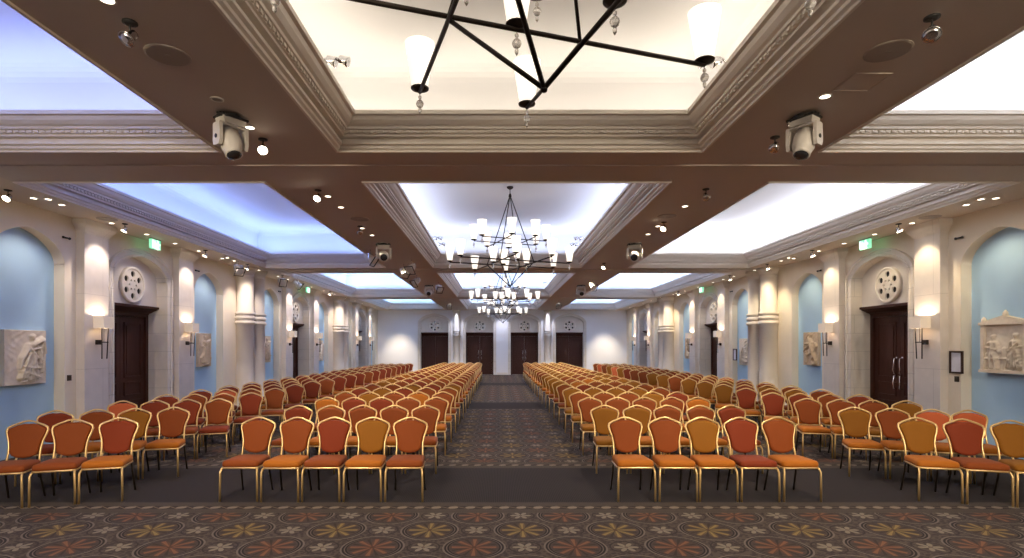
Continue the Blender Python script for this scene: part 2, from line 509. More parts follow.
def rosette_mesh():
    cu = bpy.data.curves.new('rc', 'CURVE'); cu.dimensions = '2D'; cu.fill_mode = 'BOTH'; cu.extrude = .02
    def circ(cx, cy, r, n):
        s = cu.splines.new('POLY'); s.points.add(n - 1); s.use_cyclic_u = True
        for i in range(n):
            s.points[i].co = (cx + r * math.cos(2 * PI * i / n), cy + r * math.sin(2 * PI * i / n), 0, 1)
    circ(0, 0, .345, 40)
    for k in range(6):
        a = PI / 6 + k * PI / 3
        circ(.235 * math.cos(a), .235 * math.sin(a), .066, 16)
        a2 = k * PI / 3
        circ(.105 * math.cos(a2), .105 * math.sin(a2), .028, 10)
    o = bpy.data.objects.new('rc', cu); C.objects.link(o)
    dg = bpy.context.evaluated_depsgraph_get(); me = bpy.data.meshes.new_from_object(o.evaluated_get(dg))
    bpy.data.objects.remove(o)
    me.transform(Matrix.Rotation(PI / 2, 4, 'X'))
    bm = bmesh.new(); bm.from_mesh(me); bpy.data.meshes.remove(me)
    # rim ring
    pr = [(.335, .02), (.335, -.035), (.350, -.045), (.375, -.045), (.39, -.03), (.39, .02)]
    M = Matrix.Rotation(-PI / 2, 4, 'X')
    rings = []
    for r, y in pr:
        rings.append([bm.verts.new((r * math.cos(2 * PI * j / 40), y, r * math.sin(2 * PI * j / 40))) for j in range(40)])
    for A, B in zip(rings, rings[1:]):
        for j in range(40):
            f = bm.faces.new((A[j], A[(j + 1) % 40], B[(j + 1) % 40], B[j])); f.smooth = True
    me = bpy.data.meshes.new('rosette'); bmesh.ops.recalc_face_normals(bm, faces=bm.faces[:]); bm.to_mesh(me); bm.free()
    me.materials.clear(); me.materials.append(STONES); return me
SUR, ROS = surround_mesh(), rosette_mesh()
bm = bm_new(); v = [bm.verts.new((.35 * math.cos(2 * PI * j / 32), .012, .35 * math.sin(2 * PI * j / 32))) for j in range(32)]; bm.faces.new(v)
v2 = [bm.verts.new((.35 * math.cos(2 * PI * j / 32), .018, .35 * math.sin(2 * PI * j / 32))) for j in range(32)]; bm.faces.new(v2)
RBACK = mesh_of('rosette_hole_backing', bm, HOLE)  # dark disc behind the piercings, standing in for the shade in them
def leaf_mesh(s):
    bm = bm_new(); w = .79
    x0, x1 = (0.004, w) if s > 0 else (-w, -.004)
    box(bm, x0, x1, .0, .05, .01, 2.46)
    for (za, zb) in ((.14, .62), (.72, 1.02), (1.12, 2.33)):     # framed panels
        a, c = x0 + .11, x1 - .11
        for (p, q, r_, t) in ((a, c, za, za + .03), (a, c, zb - .03, zb), (a, a + .03, za, zb), (c - .03, c, za, zb)):
            box(bm, p, q, -.018, .01, r_, t)
        if zb - za > .35:
            box(bm, a + .08, c - .08, -.012, .01, za + .08, zb - .08)
    return mesh_of('door_leaf', bm, WOOD)
LEAF = [leaf_mesh(-1), leaf_mesh(1)]
def frame_mesh():
    bm = bm_new()
    for s in (-1, 1): box(bm, min(s * .795, s * .88), max(s * .795, s * .88), -.05, .05, 0, 2.5)
    box(bm, -.88, .88, -.05, .05, 2.465, 2.54)
    return mesh_of('door_frame', bm, WOOD)
def dcornice_mesh():
    bm = bm_new()
    pts = [(.05, 2.52), (-.06, 2.52), (-.07, 2.55), (-.12, 2.565), (-.18, 2.60), (-.25, 2.625), (-.26, 2.645), (-.30, 2.65), (-.30, 2.70), (.05, 2.70)]
    poly_prism(bm, pts, 'x', -.877, .877)
    return mesh_of('door_cornice', bm, WOOD)
def handle_mesh():
    bm = bm_new()
    for s in (-1, 1):
        x = s * .085
        tube(bm, [(x, -.02, 1.56), (x, -.075, 1.53), (x, -.08, 1.42), (x + s * .02, -.085, 1.30), (x, -.08, 1.22), (x, -.03, 1.20)], .012, 7)
        tube(bm, [(x, -.02, 1.18), (x, -.075, 1.16), (x + s * .015, -.085, 1.02), (x, -.08, .90), (x, -.02, .88)], .012, 7)
        lathe(bm, [(.02, 0), (.02, .012)], n=10, mat=Matrix.Translation((x, -.01, 1.56)) @ Matrix.Rotation(PI / 2, 4, 'X'))
    return mesh_of('door_handle', bm, CHROME)
FRM, DCO, HND = frame_mesh(), dcornice_mesh(), handle_mesh()
nd = 0
ORD = ['nearest', 'middle', 'farthest']
def put_door(M, rot, lab, open_=False, handles=True):
    """M: function local (u, d) -> world"""
    global nd, tn
    nd += 1
    r = bpy.data.objects.new('door_%d' % nd, None); C.objects.link(r); r['kind'] = 'structure'
    r.location = M(.45); r.rotation_euler = (0, 0, rot); r['label'] = lab
    obj('door_leaf', LEAF[0], None, r); obj('door_leaf', LEAF[1], None, r)
    obj('door_frame', FRM, None, r); obj('door_cornice', DCO, None, r)
    if handles: obj('door_handle', HND, None, r)
    t = obj('trim_%d' % tn, SUR, None, loc=M(0), rotz=rot); t['kind'] = 'structure'; tn += 1
def put_rosette(M, rot, lab, grp):
    t = obj('rosette', ROS, None, loc=Vector(M(.19)) + Vector((0, 0, 3.12)), rotz=rot)
    tag(t, lab, 'stone rosette', grp)
    obj('rosette_hole_backing', RBACK, None, t)
for s, nm in ((-1, 'left'), (1, 'right')):
    rot = PI / 2 if s < 0 else -PI / 2
    for i, c in enumerate(BC):
        M = lambda d, s=s, c=c: (s * (HW + d), c, 0)
        put_door(M, rot, 'dark wooden double door, %s one in the %s wall' % (ORD[i], nm), handles=s > 0)
        put_rosette(M, rot, 'round pierced stone rosette above the %s door of the %s wall' % (ORD[i], nm), 'pierced rosettes above the doors')
FN = ['leftmost', 'second from the left', 'third from the left', 'rightmost']
for i, u in enumerate(FD):
    M = lambda d, u=u: (u, YF + d, 0)
    put_door(M, 0, 'dark wooden double door of the far wall, %s of the four' % FN[i], handles=i in (1, 2))
    put_rosette(M, 0, 'round pierced rosette on the far wall, %s of the four' % FN[i], 'pierced rosettes above the doors')

# pilasters
def pilaster_mesh():
    bm = bm_new(); w = .31; p = .15
    box(bm, -w, w, -p, .0, 0, HC - .0)
    # base blocks
    box(bm, -w - .02, w + .02, -p - .02, 0, 0, .2)
    # cap: stepped flare
    pts = [(0, 3.86), (-p - .005, 3.86), (-p - .02, 3.90), (-p - .03, 3.91), (-p - .05, 3.95), (-p - .09, 4.0), (-p - .10, 4.02), (-p - .10, 4.11), (0, 4.11)]
    for i in range(1, len(pts) - 2):
        (ya, za), (yb, zb) = pts[i], pts[i + 1]
        ea, eb = -ya - p, -yb - p
        A = [bm.verts.new(q) for q in ((-w - ea, 0, za), (-w - ea, ya, za), (w + ea, ya, za), (w + ea, 0, za))]
        B = [bm.verts.new(q) for q in ((-w - eb, 0, zb), (-w - eb, yb, zb), (w + eb, yb, zb), (w + eb, 0, zb))]
        for q in range(3): bm.faces.new((A[q], A[q + 1], B[q + 1], B[q]))
    A = [bm.verts.new(q) for q in ((-w, 0, 3.86), (-w, -p, 3.86), (w, -p, 3.86), (w, 0, 3.86))]
    return mesh_of('pilaster', bm, STONEP)
PIL = pilaster_mesh()
def column_mesh():
    bm = bm_new()
    r = .25; k = .235
    prof = [(r + .05, 0), (r + .05, .12), (r + .02, .16), (r, .18), (r, 2.44), (r + .035, 2.46), (r + .045, 2.50), (r + .035, 2.54), (r - .005, 2.56), (r - .005, 2.585),
            (r + .03, 2.60), (r + .04, 2.64), (r + .03, 2.68), (r - .005, 2.70), (r - .005, 2.725), (r + .03, 2.74), (r + .038, 2.77), (r + .03, 2.80), (k, 2.82), (k, 3.84),
            (k + .02, 3.86), (k + .02, 3.89), (k, 3.90), (k + .02, 3.95), (k + .06, 4.02), (k + .075, 4.03), (k + .075, 4.11)]
    lathe(bm, prof, n=28)
    return mesh_of('column', bm, STONEC)
COLM = column_mesh()
for s in (-1, 1):
    rot = PI / 2 if s < 0 else -PI / 2
    for i, c in enumerate(BC):
        for off in (-1.5, 1.46):
            t = obj('trim_%d' % tn, PIL, None, loc=(s * HW, c + off, 0), rotz=rot); t['kind'] = 'structure'; tn += 1
    for yc in (16.22, 25.72):
        for dy in (0, .76):
            t = obj('trim_%d' % tn, COLM, None, loc=(s * (HW - .20), yc + dy, 0)); t['kind'] = 'structure'; tn += 1
for u in (-2.88, 2.88):
    t = obj('trim_%d' % tn, COLM, None, loc=(u, YF - .12, 0)); t['kind'] = 'structure'; t.scale = (.85, .85, 1); tn += 1

# ------------------------------------------------------------------ sconces (local frame of wall, origin on pilaster face)
def make_sconce(loc, rot, label, group):
    t = thing('wall_sconce', label, 'wall lamp', loc, rot, group)
    bm = bm_new()    # shade: open box, thin walls
    x0, x1, y0, y1, z0, z1, w = -.14, .14, -.23, -.035, -.11, .11, .006
    for a in ((x0, x1, y0, y0 + w), (x0, x1, y1 - w, y1), (x0, x0 + w, y0, y1), (x1 - w, x1, y0, y1)):
        box(bm, a[0], a[1], a[2], a[3], z0 + 2.25, z1 + 2.25)
    obj('lamp_shade', bm, SHADEF, t)
    bm = bm_new(); lathe(bm, [(.004, 2.20), (.03, 2.215), (.038, 2.245), (.03, 2.275), (.004, 2.29)], 0, -.13, 10); obj('bulb', bm, SCBULB, t)
    bm = bm_new(); box(bm, -.045, .045, -.05, 0, 1.835, 1.925); obj('wall_plate', bm, IRON, t)
    bm = bm_new(); box(bm, -.11, .11, -.14, -.12, 1.87, 1.89); box(bm, -.012, .012, -.14, -.03, 1.87, 1.89)
    tube(bm, [(0, -.13, 1.88), (0, -.13, 2.21)], .005, 5)
    obj('bracket', bm, IRON, t)
    for s in (-1, 1):
        bm = bm_new(); tube(bm, [(s * .085, -.155, 2.16), (s * .065, -.14, 1.57)], .010, 6); obj('rod', bm, IRON, t)
    return t
SCL = []
s0 = None
for s in (-1, 1):
    rot = PI / 2 if s < 0 else -PI / 2
    for i, c in enumerate(BC):
        for off, w_ in ((-1.5, 'near'), (1.46, 'far')):
            lab = 'linen box shade sconce on the %s pilaster flanking the %s %s wall door' % (w_, ORD[i], 'left' if s < 0 else 'right')
            loc = (s * (HW - .15), c + off, 0); SCL.append((s * (HW - .15 - .13), c + off, 2.25))
            if s0 is None: s0 = make_sconce(loc, rot, lab, 'wall sconces on the pilasters')
            else: dup(s0, loc, rot, lab)

# ------------------------------------------------------------------ relief plaques
def relief_mesh(name, w, h, caps, mat, pediment=False, thick=.07, seed=0, n=60):
    rnd = random.Random(seed)
    bm = bm_new()
    nx, nz = n, int(n * h / w)
    base = .0
    ph = [rnd.uniform(0, 6) for _ in range(6)]
    def height(x, z):
        best = 0
        for (x1, z1, x2, z2, r1, r2, hh) in caps:
            dx, dz = x2 - x1, z2 - z1; L = dx * dx + dz * dz
            t = max(0, min(1, ((x - x1) * dx + (z - z1) * dz) / L)) if L > 1e-9 else 0
            d = math.hypot(x - x1 - t * dx, z - z1 - t * dz); r = r1 + (r2 - r1) * t
            if d < r:
                q = hh * math.sqrt(1 - (d / r) ** 2)
                q += .006 * math.sin(((x - x1) * dz - (z - z1) * dx) / max(.05, math.sqrt(L)) * 95 + ph[0]) * (1 - d / r)   # drapery folds
                best = max(best, q)
        return best + .003 * math.sin(x * 37 + ph[1] + 3 * math.sin(z * 11)) * math.sin(z * 41 + ph[2])
    g = [[bm.verts.new((-w / 2 + w * i / nx, -thick - height(-w / 2 + w * i / nx, h * j / nz), h * j / nz)) for i in range(nx + 1)] for j in range(nz + 1)]
    for j in range(nz):
        for i in range(nx):
            f = bm.faces.new((g[j][i], g[j][i + 1], g[j + 1][i + 1], g[j + 1][i])); f.smooth = True
    # sides
    per = [g[0][i] for i in range(nx + 1)] + [g[j][nx] for j in range(1, nz + 1)] + [g[nz][i] for i in range(nx - 1, -1, -1)] + [g[j][0] for j in range(nz - 1, 0, -1)]
    bk = [bm.verts.new((v.co.x, 0, v.co.z)) for v in per]
    for i in range(len(per)):
        j = (i + 1) % len(per); bm.faces.new((per[i], bk[i], bk[j], per[j]))
    bm.faces.new(bk)
    if pediment:
        box(bm, -w / 2 - .03, w / 2 + .03, -thick - .06, 0, h, h + .045)
        poly_prism(bm, [(-w / 2 - .02, h + .045), (w / 2 + .02, h + .045), (0, h + .15)], 'y', -thick - .05, 0)
        for cx in (-w / 2 + .01, 0, w / 2 - .01):
            zc = h + .045 if cx else h + .14
            tube(bm, [(cx, -.06, zc - .02), (cx, -.06, zc + .06), (cx, -.06, zc + .10)], [.045, .035, .008], 8)
        for cx in (-w / 2 + .03, w / 2 - .03): box(bm, cx - .03, cx + .03, -thick - .045, 0, 0, h)
        box(bm, -w / 2 - .02, w / 2 + .02, -thick - .06, 0, 0, .05)
    return mesh_of(name, bm, mat)
def figure(cx, z0, h, lean=0, robe=True, arm=(0, 0), flip=1, folds=7, seed=0):
    """capsules of one carved figure: head, neck, torso, arms, legs and robe folds"""
    q = random.Random(seed); L = []
    def P(x, z): return (cx + flip * (x + lean * z) * h, z0 + z * h)
    def cap(a, b_, r1, r2, hh): L.append((*P(*a), *P(*b_), r1 * h, r2 * h, hh))
    cap((0, .93), (0, .90), .055, .05, .055); cap((.03, .96), (-.03, .95), .04, .035, .05)
    cap((0, .84), (0, .80), .035, .05, .04)
    cap((-.08, .77), (.08, .77), .045, .045, .05); cap((0, .74), (0, .58), .10, .085, .055); cap((0, .56), (.01, .46), .09, .11, .055)
    cap((-.11, .77), (-.17, .63), .035, .03, .05); cap((-.17, .63), (-.07 + arm[0], .55 + arm[1]), .03, .024, .065)
    cap((.11, .77), (.16, .62), .035, .03, .05); cap((.16, .62), (.20, .48), .03, .022, .05)
    cap((-.04, .46), (-.08, .24), .07, .05, .055); cap((-.08, .24), (-.06, .03), .045, .03, .05)
    cap((.05, .46), (.10, .25), .07, .05, .06); cap((.10, .25), (.13, .03), .045, .03, .05)
    cap((-.06, .02), (-.11, .01), .025, .02, .05); cap((.13, .02), (.08, .01), .025, .02, .05)
    if robe:
        for i in range(folds):
            t = i / (folds - 1) - .5
            cap((t * .14, .60), (t * .42 + q.uniform(-.02, .02), .05 + q.uniform(0, .05)), .020, .030, .062 + .02 * q.random())
        cap((-.10, .72), (.14, .50), .03, .035, .072)
    return L
draped = figure(.02, .04, .80, .12, True, (.25, .16), 1, 9, 1) + [(.10, .66, .30, .74, .05, .06, .07), (.30, .74, .34, .52, .05, .03, .07), (.28, .70, .24, .34, .035, .02, .06), (.20, .62, .33, .30, .025, .02, .05),
          (.02, .62, -.10, .44, .035, .05, .07), (-.10, .44, -.14, .28, .05, .03, .06), (.33, .50, .30, .20, .03, .02, .05), (-.12, .22, .22, .12, .03, .03, .07), (-.10, .30, .24, .26, .025, .025, .07)]
dancer = figure(.0, .05, .78, -.06, True, (.20, .20), 1, 6, 3) + [(.12, .66, .24, .70, .03, .02, .05), (-.10, .34, -.24, .22, .04, .02, .05), (.10, .30, .25, .22, .04, .025, .05)]
seated = figure(-.20, .06, .58, .0, False, (.20, .02), 1, 5, 5) + figure(.20, .06, .60, .0, True, (.15, .02), -1, 6, 6) + [(-.32, .32, -.32, .07, .02, .02, .03), (-.34, .24, -.12, .24, .025, .02, .04), (.0, .22, .0, .08, .05, .06, .03),
          (-.06, .24, .06, .24, .02, .02, .05), (.0, .40, .0, .36, .035, .04, .04), (.0, .34, .0, .24, .04, .035, .04)]
rearing = [(.06, .80, .0, .70, .035, .05, .06), (-.02, .82, -.12, .74, .04, .028, .07), (.0, .72, .08, .56, .06, .09, .08), (.08, .56, .14, .38, .10, .08, .08), (.14, .38, .20, .24, .09, .05, .07),
           (.20, .24, .10, .14, .04, .025, .06), (.10, .14, .16, .04, .022, .025, .06), (.22, .26, .26, .12, .035, .02, .05), (.26, .12, .24, .04, .02, .02, .05),
           (.02, .58, -.16, .58, .04, .028, .08), (-.16, .58, -.18, .44, .025, .022, .08), (.02, .52, -.14, .46, .035, .025, .07), (-.14, .46, -.24, .36, .024, .02, .07),
           (.20, .34, .30, .50, .022, .015, .05), (.30, .50, .24, .60, .018, .01, .04), (-.16, .30, -.20, .08, .045, .05, .05), (-.17, .36, -.17, .34, .035, .035, .06), (-.12, .26, .04, .32, .02, .018, .05)]
RM = [relief_mesh('relief_plaque', .80, .90, draped, RELIEF, seed=1), relief_mesh('relief_plaque', .62, .88, dancer, RELIEF2, seed=2),
      relief_mesh('relief_plaque', .82, .80, seated, RELIEF, True, seed=3), relief_mesh('relief_plaque', .68, .88, rearing, RELIEF2, seed=4)]
POS = ['before the nearest', 'after the nearest', 'before the middle', 'after the middle', 'before the farthest', 'after the farthest']
DESC = {0: 'carved stone slab of a draped figure', 1: 'tall carved stone slab of a striding figure', 2: 'pedimented stone relief of seated figures', 3: 'warm stone slab carved with a rearing figure'}
for s in (-1, 1):
    rot = PI / 2 if s < 0 else -PI / 2
    seq = [0, 1, 1, 0, 3] if s < 0 else [2, 3, 0, 1, 3]
    ns = [c + o_ for c in BC for o_ in (-NO, NO)]
    for i, k in enumerate(seq):
        z = {0: 1.17, 1: 1.27, 2: 1.36, 3: 1.30}[k]
        t = obj('relief_plaque', RM[k], None, loc=(s * (HW + .185), ns[i] + (.06 if i == 0 and s < 0 else 0), z), rotz=rot)
        tag(t, '%s, niche %s %s door' % (DESC[k], POS[i], 'left' if s < 0 else 'right'), 'relief plaque', 'carved reliefs in the blue niches')

# ------------------------------------------------------------------ exit signs
def make_exit(loc, rot, label):
    t = thing('exit_sign', label, 'exit sign', loc, rot, 'green exit signs above the side doors')
    bm = bm_new(); box(bm, -.155, .155, -.03, .03, -.11, .09); obj('sign_box', bm, EXITG, t)
    bm = bm_new(); box(bm, -.16, .16, -.036, .036, .085, .105); box(bm, -.10, -.09, -.01, .01, .10, .13); box(bm, .09, .10, -.01, .01, .10, .13); obj('housing', bm, GREYPL, t)
    bm = bm_new()
    y0, y1 = -.034, -.029
    def strip(pts, w):
        for (a, b_) in zip(pts, pts[1:]):
            a, b_ = Vector(a), Vector(b_); d = (b_ - a).normalized(); n_ = Vector((-d.y, d.x)) * w / 2
            poly_prism(bm, [tuple(a - n_), tuple(b_ - n_), tuple(b_ + n_), tuple(a + n_)], 'y', y0, y1)
    # running figure, door, arrow
    strip([(-.045, .02), (-.02, -.03)], .026); strip([(-.02, -.03), (.0, -.055), (-.01, -.09)], .014); strip([(-.02, -.03), (-.05, -.06), (-.075, -.06)], .014)
    strip([(-.045, .02), (-.015, .0), (.005, .012)], .010); strip([(-.04, .02), (-.07, .01), (-.08, -.015)], .010)
    poly_prism(bm, [(-.05 + .014 * math.cos(a * PI / 4), .048 + .014 * math.sin(a * PI / 4)) for a in range(8)], 'y', y0, y1)
    box(bm, .03, .075, y0, y1, -.09, .07)
    box(bm, .09, .115, y0, y1, -.018, .002); poly_prism(bm, [(.112, -.035), (.145, -.008), (.112, .019)], 'y', y0, y1)
    box(bm, -.14, -.095, y0, y1, -.09, .07)
    obj('pictogram', bm, EXITW, t)
    return t
e0 = None
for s in (-1, 1):
    for i, c in enumerate(BC[:2]):
        loc = (s * (HW - .30), c + .0, 4.0); er = PI / 2 if s < 0 else -PI / 2
        lab = 'small green lit exit sign above the %s door of the %s wall' % (ORD[i], 'left' if s < 0 else 'right')
        if e0 is None: e0 = make_exit(loc, er, lab)
        else: dup(e0, loc, er, lab)

# small wall things
def put(name, me, loc, rot, label, cat, group=None):
    return tag(obj(name, me, None, loc=loc, rotz=rot), label, cat, group)
bm = bm_new(); box(bm, -.045, .045, -.012, 0, -.05, .05); box(bm, -.02, .02, -.018, -.01, -.025, .025); SWM = mesh_of('light_switch', bm, SWITCH)
put('light_switch', SWM, (-HW, 9.82, 1.24), PI / 2, 'small dark switch plate on the left wall beside the first pilaster', 'light switch')
put('light_switch', SWM, (HW, 9.80, 1.22), -PI / 2, 'small dark switch plate under the framed notice on the right wall', 'light switch')
def notice(loc, rot, lab):
    t = thing('framed_notice', lab, 'framed notice', loc, rot, 'framed notices on the right wall')
    bm = bm_new()
    for a in ((-.14, .14, -.20, -.17), (-.14, .14, .17, .20), (-.14, -.11, -.2, .2), (.11, .14, -.2, .2)): box(bm, a[0], a[1], -.03, 0, a[2], a[3])
    obj('frame', bm, FRAMEW, t)
    bm = bm_new(); box(bm, -.11, .11, -.012, -.002, -.17, .17); obj('sheet', bm, PAPER, t)
n0 = notice((HW, 9.80, 1.52), -PI / 2, 'dark framed notice on the right wall beside the first pilaster')
notice((HW, 18.95, 1.52), -PI / 2, 'dark framed notice on the right wall, farther one past the paired columns')
bm = bm_new()
tube(bm, [(-.065, -.035, 0), (.065, -.035, 0)], .014, 8); box(bm, -.015, .015, -.045, 0, -.010, .010)
for s in (-1, 1): tube(bm, [(s * .062, -.035, 0), (s * .078, -.035, 0)], .022, 8)
WBR = mesh_of('wall_bracket', bm, BLACK)
for s in (-1, 1):
    for i, yv in enumerate((9.72, 13.95, 19.2)):
        put('wall_bracket', WBR, (s * HW, yv, 3.72), PI / 2 * (1 if s < 0 else -1),
            'small black bracket high on the %s wall beside the %s niche arch' % ('left' if s < 0 else 'right', ('first', 'second', 'third')[i]), 'bracket', 'black brackets high on the walls')

# ------------------------------------------------------------------ ceiling fixtures
LIGHTS = []
def light(kind, name, loc, energy, col, **k):
    d = bpy.data.lights.new(name, kind); d.energy = energy; d.color = col
    for a, v in k.items(): setattr(d, a, v)
    o = bpy.data.objects.new(name, d); C.objects.link(o); o.location = loc
    return o
def aim(o, tgt):
    o.rotation_euler = (Vector(tgt) - o.location).to_track_quat('-Z', 'Y').to_euler()

# downlights
bm = bm_new(); lathe(bm, [(.060, -.001), (.060, -.008), (.044, -.010), (.044, -.001)], n=18); RING = mesh_of('downlight_ring', bm, WHITEPL)
bm = bm_new(); lathe(bm, [(.044, -.002), (.044, -.006), (.02, -.008)], n=16); DL = mesh_of('downlight_lens', bm, DLIT)
bm = bm_new(); lathe(bm, [(.044, -.002), (.044, -.005), (.02, -.006)], n=16); DD = mesh_of('downlight_lens', bm, GREYPL)
ndl = 0
def downlight(x, y, lit, where):
    t = obj('downlight', RING, None, loc=(x, y, HC))
    tag(t, ('lit' if lit else 'unlit') + ' recessed downlight ' + where, 'downlight', 'recessed downlights in the soffits')
    obj('downlight_lens', DL if lit else DD, None, t)
def from_px(px, py, z=HC):
    Z = FPX * (z - CAMZ) / (346.5 - py); return (CAMX + (px - 498) / FPX * Z, Z)
dls = [(250, 127, 1, 'behind the moving head on the left beam'), (217, 99, 0, 'ahead of the moving head on the left beam'), (825, 96, 1, 'next to the access hatch on the right beam'),
       (793, 124, 1, 'beside the moving head on the right beam'), (328, 196, 1, 'in the left beam just past the first cross beam'), (341, 207, 1, 'in the left beam, second past the cross beam'),
       (362, 228, 1, 'in the left beam behind the small spotlight'), (372, 235, 1, 'in the left beam before the second moving head'), (685, 206, 1, 'in the right beam past the first cross beam'),
       (658, 226, 1, 'in the right beam beside the bright spotlight'), (648, 234, 1, 'in the right beam before the second moving head'), (107, -1, 1, 'at the top edge of the left beam')]
for px, py, lit, w in dls:
    x, y = from_px(px, py); downlight(x, y, lit, w)
# perimeter pairs
PW = 7.48
per_y = [8.55, 8.95, 10.28, 11.3, 12.3, 13.27, 14.4, 14.8, 16.6, 18.05, 18.9, 19.8, 21.3, 22.8, 23.9, 24.3, 26.1, 27.8, 29.3, 32.3]
near_ = {0: 'over the first niche', 1: 'over the first niche, further one', 2: 'over the first pilaster', 3: 'before the first exit sign', 4: 'past the first exit sign', 5: 'over the second pilaster', 6: 'over the second niche', 7: 'over the second niche, further one',
         8: 'at the first paired columns', 9: 'before the third niche', 10: 'over the third niche', 11: 'over the third pilaster', 12: 'over the middle door', 13: 'over the fourth pilaster', 14: 'before the fourth niche', 15: 'over the fourth niche', 16: 'at the second paired columns', 17: 'over the fifth niche', 18: 'over the fifth pilaster', 19: 'over the last pilaster'}
for s in (-1, 1):
    sd = 'left' if s < 0 else 'right'
    for i, yv in enumerate(per_y):
        x = s * (PW - (.12 if i in (1, 7) else 0))
        downlight(x, yv, 1, 'in the %s wall soffit %s' % (sd, near_[i]))
        if i in (0, 7): downlight(s * (PW - .18), yv + (.06 if i == 0 else -.5), 1, 'in the %s wall soffit %s, inner' % (sd, near_[i]))
# speakers in beams
bm = bm_new(); lathe(bm, [(.165, .0), (.165, -.006), (.15, -.010), (.0201, -.011), (.02, -.014), (.001, -.014)], n=32, smooth=False); SPK = mesh_of('ceiling_speaker', bm, GRILLE)
for px, py, w in ((168, 55, 'round ceiling speaker in the left beam before the moving head'), (888, 51, 'round ceiling speaker in the right beam near the hatch'),
                  (512 - 152, 219, 'round ceiling speaker in the left beam of the second bay'), (667, 216, 'round ceiling speaker in the right beam of the second bay'),
                  (107, 219, 'round ceiling speaker in the left wall soffit'), (930, 217, 'round ceiling speaker in the right wall soffit')):
    x, y = from_px(px, py)
    o = put('ceiling_speaker', SPK, (x, y, HC), 0, w, 'ceiling speaker', 'flush round ceiling speakers')
bm = bm_new()
for a in ((-.16, .16, -.16, -.15), (-.16, .16, .15, .16), (-.16, -.15, -.16, .16), (.15, .16, -.16, .16)): box(bm, a[0], a[1], a[2], a[3], -.006, 0)
box(bm, -.145, .145, -.145, .145, -.004, 0)
x, y = from_px(862, 82); put('ceiling_access_hatch', mesh_of('access_hatch', bm, SOFFIT), (x, y, HC), 0, 'square flush access hatch in the right beam', 'access hatch')

# moving heads
def make_moving(loc, rot, label, tilt):
    t = thing('moving_head_spotlight', label, 'stage light', loc, rot, 'white moving head lights under the beams')
    bm = bm_new()
    box(bm, -.15, .15, -.11, .11, -.05, -.03); 
    tube(bm, [(-.16, 0, -.02), (-.10, -.10, -.035), (.0, -.12, -.02), (.1, -.08, -.04), (.15, .02, -.02)], .012, 6)
    tube(bm, [(-.12, .05, -.015), (-.17, -.02, -.05), (-.08, -.12, -.05), (.05, -.12, -.045)], .010, 6)
    for s in (-1, 1): box(bm, s * .12 - .015, s * .12 + .015, -.02, .02, -.05, 0)
    obj('clamp', bm, BLACK, t)
    bm = bm_new()
    pts = [(-.135, -.05), (.135, -.05), (.12, -.115), (-.12, -.115)]
    poly_prism(bm, pts, 'y', -.09, .09); obj('base_housing', bm, WHITEPL, t)
    bm = bm_new()
    for s in (-1, 1):
        pts = [(-.07, -.12), (.07, -.12), (.075, -.30), (.055, -.35), (-.055, -.35), (-.075, -.30)]
        poly_prism(bm, pts, 'x', s * .150 - .020, s * .150 + .020)
    box(bm, -.165, .165, -.065, .065, -.135, -.11)
    obj('yoke', bm, WHITEPL, t)
    M = Matrix.Translation((0, 0, -.29)) @ Matrix.Rotation(tilt, 4, 'X')
    bm = bm_new()
    lathe(bm, [(.07, -.14), (.105, -.125), (.118, -.05), (.12, .04), (.105, .08), (.092, .11), (.095, .15), (.080, .155)], n=18, mat=M)
    h = obj('lamp_head', bm, WHITEPL, t)
    bm = bm_new(); lathe(bm, [(.076, .148), (.078, .158), (.05, .170), (.005, .175)], n=16, mat=M); obj('lens', bm, LENS, h)
    for s in (-1, 1):
        bm = bm_new(); lathe(bm, [(.022, 0), (.022, .008)], n=12, mat=Matrix.Translation((s * .170, 0, -.26)) @ Matrix.Rotation(s * PI / 2, 4, 'Y')); obj('pivot_cap', bm, BLACK, t)
    return t
mh = [((-2.93, 5.5), .95, 2.7, 'white moving head stage light under the left beam in the nearest bay'),
      ((2.80, 5.5), -.95, 2.7, 'white moving head stage light under the right beam in the nearest bay'),
      ((-2.82, 12.3), .25, 1.9, 'white moving head under the left beam in the second bay'),
      ((2.80, 12.3), -.35, 1.9, 'white moving head under the right beam in the second bay'),
      ((-2.85, 20.7), 0, 1.9, 'white moving head under the left beam in the third bay'),
      ((2.87, 20.7), 0, 1.9, 'white moving head under the right beam in the third bay')]
for (x, y), rot, tl, lab in mh:
    t = make_moving((x, y, HC), rot, lab, tl); t.scale = (.88, .88, .95) if y < 6 else (1, 1, 1)

